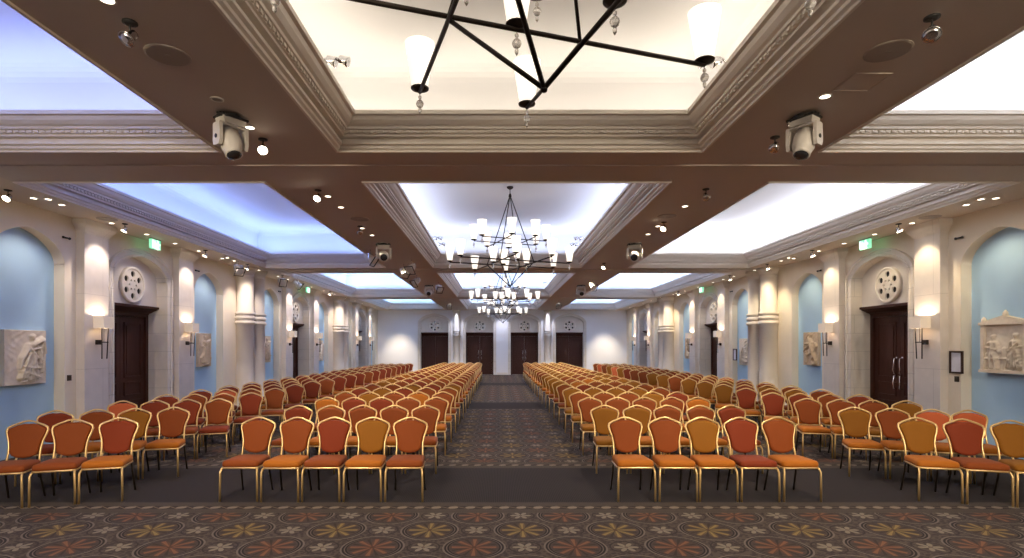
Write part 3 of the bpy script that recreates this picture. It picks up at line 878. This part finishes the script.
# gimbal spots
def make_spot(loc, rot, label, lit, tilt=2.4):
    t = thing('ceiling_spotlight', label, 'spotlight', loc, rot, 'small spotlights on the ceiling')
    bm = bm_new(); lathe(bm, [(.05, 0), (.05, -.012), (.03, -.018)], n=14); tube(bm, [(0, 0, -.01), (0, 0, -.075)], .007, 6)
    obj('mount', bm, BLACK, t)
    M = Matrix.Translation((0, 0, -.105)) @ Matrix.Rotation(tilt, 4, 'X')
    bm = bm_new(); lathe(bm, [(.012, -.055), (.03, -.05), (.034, -.02), (.03, .0), (.055, .035), (.058, .042), (.05, .042)], n=16, mat=M)
    h = obj('lamp_head', bm, CHROME, t)
    bm = bm_new(); lathe(bm, [(.048, .038), (.05, .046), (.02, .052)], n=14, mat=M); obj('bulb', bm, BULB if lit else CHROME, h)
    return t
sp = [(130, 22, 0, 'left beam ahead of the round speaker'), (932, 17, 0, 'right beam ahead of the round speaker'), (263, 139, 1, 'left beam behind the moving head'), (775, 137, 0, 'right beam behind the moving head'),
      (360, 226, 0, 'left beam, second bay'), (318, 190, 1, 'left beam just past the first cross beam'), (664, 222, 1, 'right beam beside a downlight, second bay'), (706, 189, 0, 'right beam just past the first cross beam'),
      (604, 263, 1, 'right beam at the second cross beam'), (8, 190, 1, 'left wall soffit before the first pilaster')]
for px, py, lit, w in sp:
    x, y = from_px(px, py)
    make_spot((x, y, HC), random.uniform(-1, 1), ('lit ' if lit else 'chrome ') + 'small spotlight on the ' + w, lit)
for s in (-1, 1):
    for yv, w in ((10.35, 'first pilaster'), (13.2, 'second pilaster'), (15.4, 'near side of the paired columns'), (17.9, 'far side of the paired columns'), (23.0, 'fourth pilaster')):
        make_spot((s * 7.28, yv, HC), s * 1.2, 'lit small spotlight in the %s wall soffit by the %s' % ('left' if s < 0 else 'right', w), 1, 2.7)

# par lights on little bars
def make_par(loc, rot, label, tilt):
    t = thing('stage_spotlight', label, 'stage light', loc, rot, 'dark framed stage spotlights')
    bm = bm_new(); tube(bm, [(0, 0, 0), (0, 0, -.10)], .012, 6); box(bm, -.11, .11, -.012, .012, -.115, -.10)
    for s in (-1, 1): box(bm, s * .11 - .006, s * .11 + .006, -.012, .012, -.24, -.10)
    obj('yoke', bm, CHROME, t)
    M = Matrix.Translation((0, 0, -.22)) @ Matrix.Rotation(tilt, 4, 'X')
    bm = bm_new(); lathe(bm, [(.04, -.16), (.07, -.13), (.085, -.04), (.095, .08), (.095, .12), (.085, .12)], n=16, mat=M); h = obj('lamp_can', bm, WHITEPL, t)
    bm = bm_new(); lathe(bm, [(.08, .09), (.082, .10), (.02, .11)], n=14, mat=M); obj('lens', bm, LENS, h)
    bm = bm_new()
    for a in ((-.13, .13, -.13, -.115), (-.13, .13, .115, .13), (-.13, -.115, -.13, .13), (.115, .13, -.13, .13)): box(bm, a[0], a[1], a[2], a[3], .12, .14)
    bmesh.ops.transform(bm, matrix=M, verts=bm.verts[:]); obj('barn_door', bm, BLACK, h)
    return t
pars = [(-3.30, 13.1, 1.4, 2.2, 'beside the second bay moving head, under the left beam'), (-2.55, 14.6, -.4, 2.3, 'under the left beam before the second cross beam'), (-2.9, 15.4, .8, 2.3, 'under the left beam at the second cross beam, lower'),
        (-2.9, 17.8, -.8, 2.2, 'under the left beam past the second cross beam'), (-2.4, 19.8, .6, 2.2, 'under the left beam ahead of the third bay moving head'), (-7.3, 14.9, .9, 2.3, 'by the far end of the second niche, left wall'),
        (-7.25, 17.75, .9, 2.0, 'at the left wall just past the paired columns'), (-7.0, 18.5, 2.2, 2.2, 'at the left wall over the third niche'), (-2.75, 28.2, 0, 2.2, 'under the left beam in the last bay'), (2.8, 27.9, 0, 2.2, 'under the right beam in the last bay'), (3.0, 19.0, .4, 2.2, 'under the right beam in the third bay')]
for x, y, r, tl, w in pars: make_par((x, y, HC), r, 'adjustable stage spotlight ' + w, tl)
# coffer spots on the cornice ledge
def make_ledge(loc, rot, label):
    t = thing('ledge_spotlight', label, 'spotlight', loc, rot, 'chrome spotlights on the cornice ledges')
    bm = bm_new(); tube(bm, [(-.10, 0, -.02), (-.06, 0, .04), (0, 0, .06), (.06, 0, .03), (.10, 0, .05)], .010, 6); lathe(bm, [(.03, -.03), (.03, 0), (.01, .01)], -.10, 0, 10); obj('arm', bm, CHROME, t)
    for dx in (0.0, .12):
        M = Matrix.Translation((dx, -.01, .02)) @ Matrix.Rotation(1.9, 4, 'Y')
        bm = bm_new(); lathe(bm, [(.015, -.05), (.035, -.04), (.045, .03), (.05, .05), (.042, .05)], n=14, mat=M); h = obj('lamp_head', bm, CHROME, t)
        bm = bm_new(); lathe(bm, [(.04, .044), (.02, .05)], n=12, mat=M); obj('lens', bm, LENS, h)
    return t
for (x, y, s, w) in ((-1.86, 5.28, 1, 'left ledge of the nearest centre coffer'), (1.84, 5.28, -1, 'right ledge of the nearest centre coffer'),
                     (-1.84, 13.9, 1, 'left ledge of the second centre coffer, nearer'), (-1.84, 14.7, 1, 'left ledge of the second centre coffer, farther'),
                     (1.84, 13.9, -1, 'right ledge of the second centre coffer, nearer'), (1.84, 14.7, -1, 'right ledge of the second centre coffer, farther'), (1.84, 23.5, -1, 'right ledge of the third centre coffer')):
    make_ledge((x, y, 4.52), 0 if s > 0 else PI, 'chrome twin spotlight on the ' + w)

# ------------------------------------------------------------------ chandeliers
TH = math.radians(18)
def R2(x, y): return (x * math.cos(TH) - y * math.sin(TH), x * math.sin(TH) + y * math.cos(TH))
def lamp_meshes():
    bm = bm_new(); lathe(bm, [(.006, -.01), (.02, -.008), (.062, .008), (.064, .016), (.05, .022), (.006, .022)], n=16); hold = mesh_of('lamp_holder', bm, IRON)
    bm = bm_new(); lathe(bm, [(.050, .022), (.056, .03), (.072, .13), (.090, .24), (.104, .325), (.100, .325), (.086, .24), (.068, .13), (.05, .035)], n=22); sh = mesh_of('lamp_shade', bm, SHADE)
    bm = bm_new(); lathe(bm, [(.003, -.01), (.003, -.035), (.012, -.045), (.012, -.055), (.004, -.062), (.024, -.082), (.028, -.096), (.020, -.115), (.006, -.125), (.012, -.135), (.010, -.15), (.001, -.165)], n=10); dr = mesh_of('crystal_drop', bm, CRYSTAL)
    return hold, sh, dr
LH, LS, LD = lamp_meshes()
def make_chandelier(loc, label):
    t = thing('chandelier', label, 'chandelier', loc, 0, 'tiered iron chandeliers along the centre coffers')
    apex = (0, 0, 5.06); tip = (0, 0, 3.09); zl, zu = 3.59, 4.06
    nodes = [R2(sx * .40, sy * .40) for sx, sy in ((-1, -1), (1, -1), (1, 1), (-1, 1))]
    for (nx, ny) in nodes:
        bm = bm_new(); tube(bm, [apex, (nx, ny, zl)], .011, 7); obj('hanging_rod', bm, IRON, t)
        bm = bm_new(); tube(bm, [(nx, ny, zl), tip], .013, 7); obj('lower_strut', bm, IRON, t)
    bm = bm_new(); tube(bm, [(0, 0, 5.04), (0, 0, HT)], .010, 7); lathe(bm, [(.02, 5.0), (.035, 5.03), (.03, 5.07), (.012, 5.10)], n=12); lathe(bm, [(.02, HT - .06), (.07, HT - .03), (.075, HT)], n=16); obj('canopy', bm, IRON, t)
    bm = bm_new(); lathe(bm, [(.004, 3.068), (.016, 3.075), (.018, 3.09), (.012, 3.10), (.004, 3.11)], n=10); obj('finial', bm, IRON, t)
    ends = []
    for (z, a, L, r) in ((zl, .40, 1.28, .014), (zu, .27, .76, .011)):
        for k in range(4):
            if k < 2: p0, p1 = (-L, (a if k else -a)), (L, (a if k else -a))
            else: p0, p1 = ((a if k == 2 else -a), -L), ((a if k == 2 else -a), L)
            A, B = R2(*p0), R2(*p1)
            zz = z + (.014 if k < 2 else -.014)
            bm = bm_new(); tube(bm, [(*A, zz), (*B, zz)], r, 7); obj('arm', bm, IRON, t)
            ends += [(*A, zz), (*B, zz)]
            if z == zl: ends.append((*R2((p0[0] + p1[0]) / 2, (p0[1] + p1[1]) / 2), zz))
    for e in ends:
        h = obj('lamp_holder', LH, None, t, loc=(e[0], e[1], e[2] + .015))
        obj('lamp_shade', LS, None, h); obj('crystal_drop', LD, None, h)
    return t
ch = make_chandelier((-.03, 2.75, 0), 'iron chandelier nearest the camera, only its lower lamps in view')
for y, w in ((11.85, 'second iron chandelier, large one hanging in the middle of the room'), (21.35, 'third iron chandelier, its lamps just below the second one'), (30.3, 'farthest iron chandelier, in front of the far wall doors')):
    c_ = dup(ch, (0.0, y, 0), math.radians(3), w); c_.scale = (.965, .965, 1)

# ------------------------------------------------------------------ chairs
def rrect(w0, w1, y0, y1, r=.05, n=4):
    """rounded trapezoid outline: width w0 at y0 (front), w1 at y1 (rear)"""
    pts = []
    for (cx, cy, a0, sx) in ((w0 / 2 - r, y0 + r, -PI / 2, 1), (w1 / 2 - r, y1 - r, 0, 1), (-(w1 / 2 - r), y1 - r, PI / 2, 1), (-(w0 / 2 - r), y0 + r, PI, 1)):
        for i in range(n + 1):
            a = a0 + PI / 2 * i / n; pts.append((cx + r * math.cos(a), cy + r * math.sin(a)))
    return pts
def sc2(pts, k, cx=0, cy=0): return [(cx + (x - cx) * k, cy + (y - cy) * k) for x, y in pts]
def seat_bm(bm, mi=0, n=4):
    o_ = rrect(.435, .40, -.23, .20, .05, n)
    layers(bm, [[(x, y, z) for x, y in sc2(o_, k, 0, -.01)] for k, z in ((.93, .392), (.985, .398), (1.0, .42), (.985, .445), (.93, .46), (.75, .47), (.4, .474))], mi)
def back_y(z): return .20 + (z - .44) * .27
def outline(s=1.0, n=1):
    """half outline of the crown-topped back, x by z"""
    return [(0, .475), (.07, .485), (.125, .51), (.148, .55), (.152, .61), (.165, .68), (.188, .75), (.197, .79), (.186, .822), (.15, .840), (.10, .862), (.05, .873), (0, .870)]
def back_bm(bm, mi=0):
    h = outline(); full = h + [(-x, z) for x, z in h[-2:0:-1]]
    cz = .68
    def ring(k, off): return [(x * k, back_y(cz + (z - cz) * k) + off, cz + (z - cz) * k) for x, z in full]
    layers(bm, [ring(.80, -.034), ring(.93, -.030), ring(.985, -.015), ring(.99, .010), ring(.93, .018)], mi)
def frame_pts():
    h = [(.170, .40), (.163, .47), (.160, .55), (.163, .61), (.176, .68), (.200, .75), (.210, .795), (.200, .83), (.16, .853), (.10, .877), (.05, .897), (0, .905)]
    f = h + [(-x, z) for x, z in h[-2::-1]]
    return [(x, back_y(z) if z > .44 else .20 + (z - .44) * .1, z) for x, z in f]
def build_chair_meshes(n):
    M = {}
    bm = bm_new(); tube(bm, frame_pts(), .0125, n); M['back_frame'] = mesh_of('back_frame', bm, GOLD)
    bm = bm_new(); o_ = rrect(.425, .385, -.225, .195, .05, 3)
    tube(bm, [(x, y, .385) for x, y in o_], .012, n, closed=True); M['seat_rail'] = mesh_of('seat_rail', bm, GOLD)
    for s in (-1, 1):
        bm = bm_new(); tube(bm, [(s * .19, -.17, .385), (s * .205, -.225, .375), (s * .212, -.245, .34), (s * .215, -.245, .20), (s * .216, -.245, .0)], .0125, n); M['front%d' % s] = mesh_of('front_leg', bm, GOLD)
        bm = bm_new(); tube(bm, [(s * .170, .196, .40), (s * .175, .21, .25), (s * .185, .28, .0)], .012, n); M['rear%d' % s] = mesh_of('rear_leg', bm, DARKLEG)
    return M
CM = build_chair_meshes(7)
SEATM, BACKM = {}, {}
for k, m in FAB.items():
    bm = bm_new(); seat_bm(bm); SEATM[k] = mesh_of('seat', bm, m)
    bm = bm_new(); back_bm(bm); BACKM[k] = mesh_of('backrest', bm, m)
SIMP = {}
def simple_chair(bk, sk):
    key = (bk, sk)
    if key not in SIMP:
        bm = bm_new(); seat_bm(bm, 0, 2); back_bm(bm, 1)
        tube(bm, frame_pts(), .0125, 5, mi=2)
        tube(bm, [(x, y, .385) for x, y in rrect(.425, .385, -.225, .195, .05, 2)], .012, 5, closed=True, mi=2)
        for s in (-1, 1):
            tube(bm, [(s * .19, -.17, .385), (s * .212, -.24, .36), (s * .216, -.245, .0)], .0125, 5, mi=2)
            tube(bm, [(s * .170, .196, .40), (s * .185, .28, .0)], .012, 5, mi=3)
        SIMP[key] = mesh_of('banquet_chair', bm, [FAB[sk], FAB[bk], GOLD, DARKLEG])
    return SIMP[key]
def chair(loc, rot, bk, sk, label, group, parts):
    if not parts:
        o = obj('banquet_chair', simple_chair(bk, sk), None, loc=loc, rotz=rot); return tag(o, label, 'chair', group)
    t = thing('banquet_chair', label, 'chair', loc, rot, group)
    obj('seat', SEATM[sk], None, t); obj('backrest', BACKM[bk], None, t)
    obj('back_frame', CM['back_frame'], None, t); obj('seat_rail', CM['seat_rail'], None, t)
    for k in ('front-1', 'front1', 'rear-1', 'rear1'): obj('leg', CM[k], None, t)
    return t
ORDW = ['first', 'second', 'third', 'fourth', 'fifth', 'sixth', 'seventh', 'eighth', 'ninth', 'tenth', 'eleventh', 'twelfth', 'thirteenth', 'fourteenth', 'fifteenth', 'sixteenth',
        'seventeenth', 'eighteenth', 'nineteenth', 'twentieth', 'twenty-first', 'twenty-second']
SEATW = ['on the aisle', 'second from the aisle', 'third from the aisle', 'fourth from the aisle', 'fifth from the aisle']
inner_y = [6.62, 8.02] + [9.36 + 1.175 * k for k in range(19)]
chairs = []
frontL = [('rust', 'rust'), ('mustard', 'orange'), ('red', 'rust'), ('rust', 'orange'), ('rust', 'rust')]   # from the aisle outwards
frontR = [('rust', 'orange'), ('rust', 'orange'), ('mustard', 'orange'), ('red', 'red'), ('rust', 'orange')]
row2L = [('rust', 'rust'), ('rust', 'orange'), ('rust', 'orange'), ('rust', 'orange'), ('red', 'rust')]
row2R = [('mustard', 'mustard'), ('mustard', 'orange'), ('rust', 'orange'), ('rust', 'orange'), ('red', 'rust')]
rnd = random.Random(11)
def pick(side, out):
    r = rnd.random()
    if side < 0:
        bk = 'rust' if r < .55 else 'red' if r < .82 else 'mustard' if r < .95 else 'orange'
        if out: bk = 'red' if r < .6 else 'rust' if r < .92 else 'spotlit'
    else:
        bk = 'rust' if r < .45 else 'mustard' if r < .8 else 'orange' if r < .9 else 'red'
        if out: bk = 'rust' if r < .45 else 'red' if r < .75 else 'mustard' if r < .96 else 'spotlit'
    q = rnd.random()
    sk = 'orange' if q < .5 else 'rust' if q < .85 else ('mustard' if side > 0 else 'red')
    return bk, sk
CW = {'rust': 'rust orange', 'red': 'dark red', 'mustard': 'mustard', 'orange': 'orange', 'spotlit': 'spotlit'}
for r, y in enumerate(inner_y):
    for s in (-1, 1):
        sd = 'left' if s < 0 else 'right'
        for k in range(5):
            if r == 0: bk, sk = (frontL if s < 0 else frontR)[k]
            elif r == 1: bk, sk = (row2L if s < 0 else row2R)[k]
            else: bk, sk = pick(s, 0)
            x = s * (1.355 + .478 * k) + rnd.uniform(-.008, .008)
            col = (CW[bk] + ' ') if r < 2 else ''
            lab = '%sbanquet chair %s, %s row of the centre %s block' % (col, SEATW[k], ORDW[r], sd)
            chairs.append((y, x, y + rnd.uniform(-.015, .015), rnd.uniform(-.02, .02), bk, sk, lab, 'banquet chairs in the centre %s block' % sd))
outL0 = [('red', 'orange'), ('rust', 'rust'), ('rust', 'rust'), ('rust', 'rust')]
outR0 = [('mustard', 'orange'), ('red', 'rust'), ('mustard', 'mustard'), ('rust', 'rust')]
outL1 = [('rust', 'orange'), ('mustard', 'orange'), ('rust', 'orange'), ('red', 'red')]
outR1 = [('mustard', 'orange'), ('rust', 'orange'), ('spotlit', 'orange'), ('spotlit', 'orange')]
SW2 = ['innermost', 'second from inside', 'third from inside', 'outermost']
for r in range(20):
    yr = [6.58, 7.78, 9.12][r] if r < 3 else 9.12 + 1.185 * (r - 2)
    for s in (-1, 1):
        sd = 'left' if s < 0 else 'right'
        a = math.radians(16)
        for k in range(3 if r == 0 else 4):
            x = s * (((4.91 if r == 0 else 4.95) if s < 0 else 4.97 if r != 1 else 4.88) - (.06 if r == 0 and s > 0 else 0) + .478 * math.cos(a) * k); y = yr - .478 * math.sin(a) * k
            if r == 0: bk, sk = (outL0 if s < 0 else outR0)[k]
            elif r == 1: bk, sk = (outL1 if s < 0 else outR1)[k]
            else: bk, sk = pick(s, 1)
            col = (CW[bk] + ' ') if r < 2 else ''
            lab = '%sbanquet chair, %s in the %s row by the %s wall' % (col, SW2[k], ORDW[r], sd)
            chairs.append((y, x, y + rnd.uniform(-.02, .02), s * -a + rnd.uniform(-.04, .04), bk, sk, lab, 'banquet chairs in the %s wall block' % sd))
chairs.sort()
for i, (yk, x, y, rot, bk, sk, lab, grp) in enumerate(chairs[:300]):
    chair((x, y, 0), rot, bk, sk, lab, grp, y < 15.5)
# the farthest rows as one object
bm = bm_new(); matl = [GOLD, DARKLEG] + list(FAB.values()); idx = {k: i + 2 for i, k in enumerate(FAB)}
for (yk, x, y, rot, bk, sk, lab, grp) in chairs[300:]:
    me = simple_chair(bk, sk); n0_ = len(bm.verts); f0 = len(bm.faces)
    bm.from_mesh(me); bm.verts.ensure_lookup_table(); bm.faces.ensure_lookup_table()
    bmesh.ops.transform(bm, matrix=Matrix.Translation((x, y, 0)) @ Matrix.Rotation(rot, 4, 'Z'), verts=bm.verts[n0_:])
    mp_ = {0: idx[sk], 1: idx[bk], 2: 0, 3: 1}
    for f in bm.faces[f0:]: f.material_index = mp_[f.material_index]
me = bpy.data.meshes.new('far_banquet_chairs'); bm.to_mesh(me); bm.free()
for m in matl: me.materials.append(m)
o = obj('far_banquet_chairs', me, None); o['kind'] = 'stuff'; tag(o, 'last rows of banquet chairs massed in front of the far wall', 'chairs')

# ------------------------------------------------------------------ lights
COOL = {  # bay, column -> colour, watts per metre
    (0, 0): ((.32, .41, 1.0), 17), (0, 1): ((1.0, .88, .70), 11), (0, 2): ((.86, .90, 1.0), 19),
    (1, 0): ((.28, .41, 1.0), 20), (1, 1): ((.66, .74, 1.0), 15), (1, 2): ((.84, .88, 1.0), 21),
    (2, 0): ((.36, .54, 1.0), 30), (2, 1): ((.48, .64, 1.0), 26), (2, 2): ((.48, .64, 1.0), 30),
    (3, 0): ((.32, .54, 1.0), 30), (3, 1): ((.44, .60, 1.0), 34), (3, 2): ((.40, .58, 1.0), 34)}
for (k, c), (col, w) in COOL.items():
    y0, y1 = BAYS[k]; x0, x1 = COLS[c]
    xm, ym = (x0 + x1) / 2, (y0 + y1) / 2
    for (lx, ly, L, tx, ty) in ((x0 - .1, ym, y1 - y0, 1, 0), (x1 + .1, ym, y1 - y0, -1, 0), (xm, y0 - .1, x1 - x0, 0, 1), (xm, y1 + .1, x1 - x0, 0, -1)):
        d = bpy.data.lights.new('cove_strip', 'AREA'); d.shape = 'RECTANGLE'; d.size = L; d.size_y = .06; d.energy = w * L * .25; d.color = col
        o = bpy.data.objects.new('cove_strip', d); C.objects.link(o); o.location = (lx, ly, 4.50)
        zd = Vector((tx * .45, ty * .45, 1)).normalized()      # emission direction
        xd = Vector((0, 1, 0)) if tx else Vector((1, 0, 0))
        zz = -zd; yd = zz.cross(xd).normalized(); 
        o.rotation_euler = Matrix((xd, yd, zz)).transposed().to_euler()
# wall washers in the perimeter soffit
WARM = (1.0, .80, .55)
for s in (-1, 1):
    w = (1, .84, .72) if s < 0 else (1, .80, .52)
    for yv, e, ang in [(y_, e_ * (.34 if e_ == 60 else .33), 100 if a_ > 50 else 80) for y_, e_, a_ in [(8.97, 60, 62), (10.30, 95, 42), (11.8, 45, 60), (13.26, 95, 42), (14.6, 60, 60), (15.25, 90, 45), (18.0, 80, 45), (18.5, 60, 60), (19.8, 95, 42), (21.3, 45, 60), (22.76, 95, 42), (24.1, 60, 60),
                       (24.7, 90, 45), (27.5, 80, 45), (28, 60, 60), (29.3, 90, 45), (32.3, 90, 45), (33.6, 60, 60)]]:
        o = xx = 7.1 if 80 <= e / .33 <= 91 and not 29 < yv < 33 else 7.34
        o = light('SPOT', 'wall_downlight', (s * xx, yv, HC - .04), e * (1.75 if xx > 7.2 else 3.2), w, spot_size=math.radians(ang), spot_blend=.6, shadow_soft_size=.03)
        aim(o, (s * 7.85, yv, 1.8) if xx > 7.2 else (s * 7.72, 16.6 if yv < 20 else 26.1, 1.6))
    for r_ in []: pass
for u in (-6.5, 6.5):
    o = light('SPOT', 'wall_downlight', (u, 32.9, HC - .05), 420, (1, .86, .66), spot_size=math.radians(52), spot_blend=1, shadow_soft_size=.06); aim(o, (u, 35, .7))
for u in (-2.88, 2.88, 0):
    o = light('SPOT', 'wall_downlight', (u, 34.4, HC - .03), 70, (.80, .82, 1), spot_size=math.radians(90), spot_blend=.8, shadow_soft_size=.04); aim(o, (u, 34.95, 0))
for p in SCL: light('POINT', 'sconce_glow', (p[0], p[1], p[2] + .05), 9, (1, .80, .58), shadow_soft_size=.02)
# beam downlights over the seats
for y in (4.6, 9.2, 12.2, 15.0, 18.9, 21.8, 24.8, 28.5, 31.5):
    for s in (-1, 1):
        o = light('SPOT', 'beam_downlight', (s * 2.86, y, HC - .03), 300, (1, .82, .58), spot_size=math.radians(115), spot_blend=.9, shadow_soft_size=.05)
        aim(o, (s * 2.9, y + .6, 0))
# stage wash from the beams behind the camera onto the front rows
for x in (-5.2, -2.86, 2.86, 5.2):
    o = light('SPOT', 'stage_wash', (x, -.6 if abs(x) < 3 else -2.4, 4.0), 560, (1, .84, .62), spot_size=math.radians(80), spot_blend=.9, shadow_soft_size=.12)
    aim(o, (x * 1.0, 7.6, .4))

# ------------------------------------------------------------------ world, camera, view
w = bpy.data.worlds.new('world'); SC.world = w; w.use_nodes = True
w.node_tree.nodes['Background'].inputs[0].default_value = (.05, .05, .06, 1)
cam = bpy.data.cameras.new('camera'); co = bpy.data.objects.new('camera', cam); C.objects.link(co)
co.location = (CAMX, 0, CAMZ); co.rotation_euler = (PI / 2, 0, 0)
cam.sensor_width = 36; cam.lens = FPX / 1024 * 36; cam.shift_x = 14 / 1024; cam.shift_y = 67.5 / 1024; cam.clip_start = .05
SC.camera = co
SC.view_settings.view_transform = 'Standard'; SC.view_settings.look = 'None'; SC.view_settings.exposure = .66; SC.view_settings.gamma = 1; SC.view_settings.use_curve_mapping = False
SC.cycles.use_denoising = True; SC.cycles.max_bounces = 8; SC.cycles.diffuse_bounces = 6; SC.cycles.sample_clamp_indirect = 6; SC.cycles.use_light_tree = True
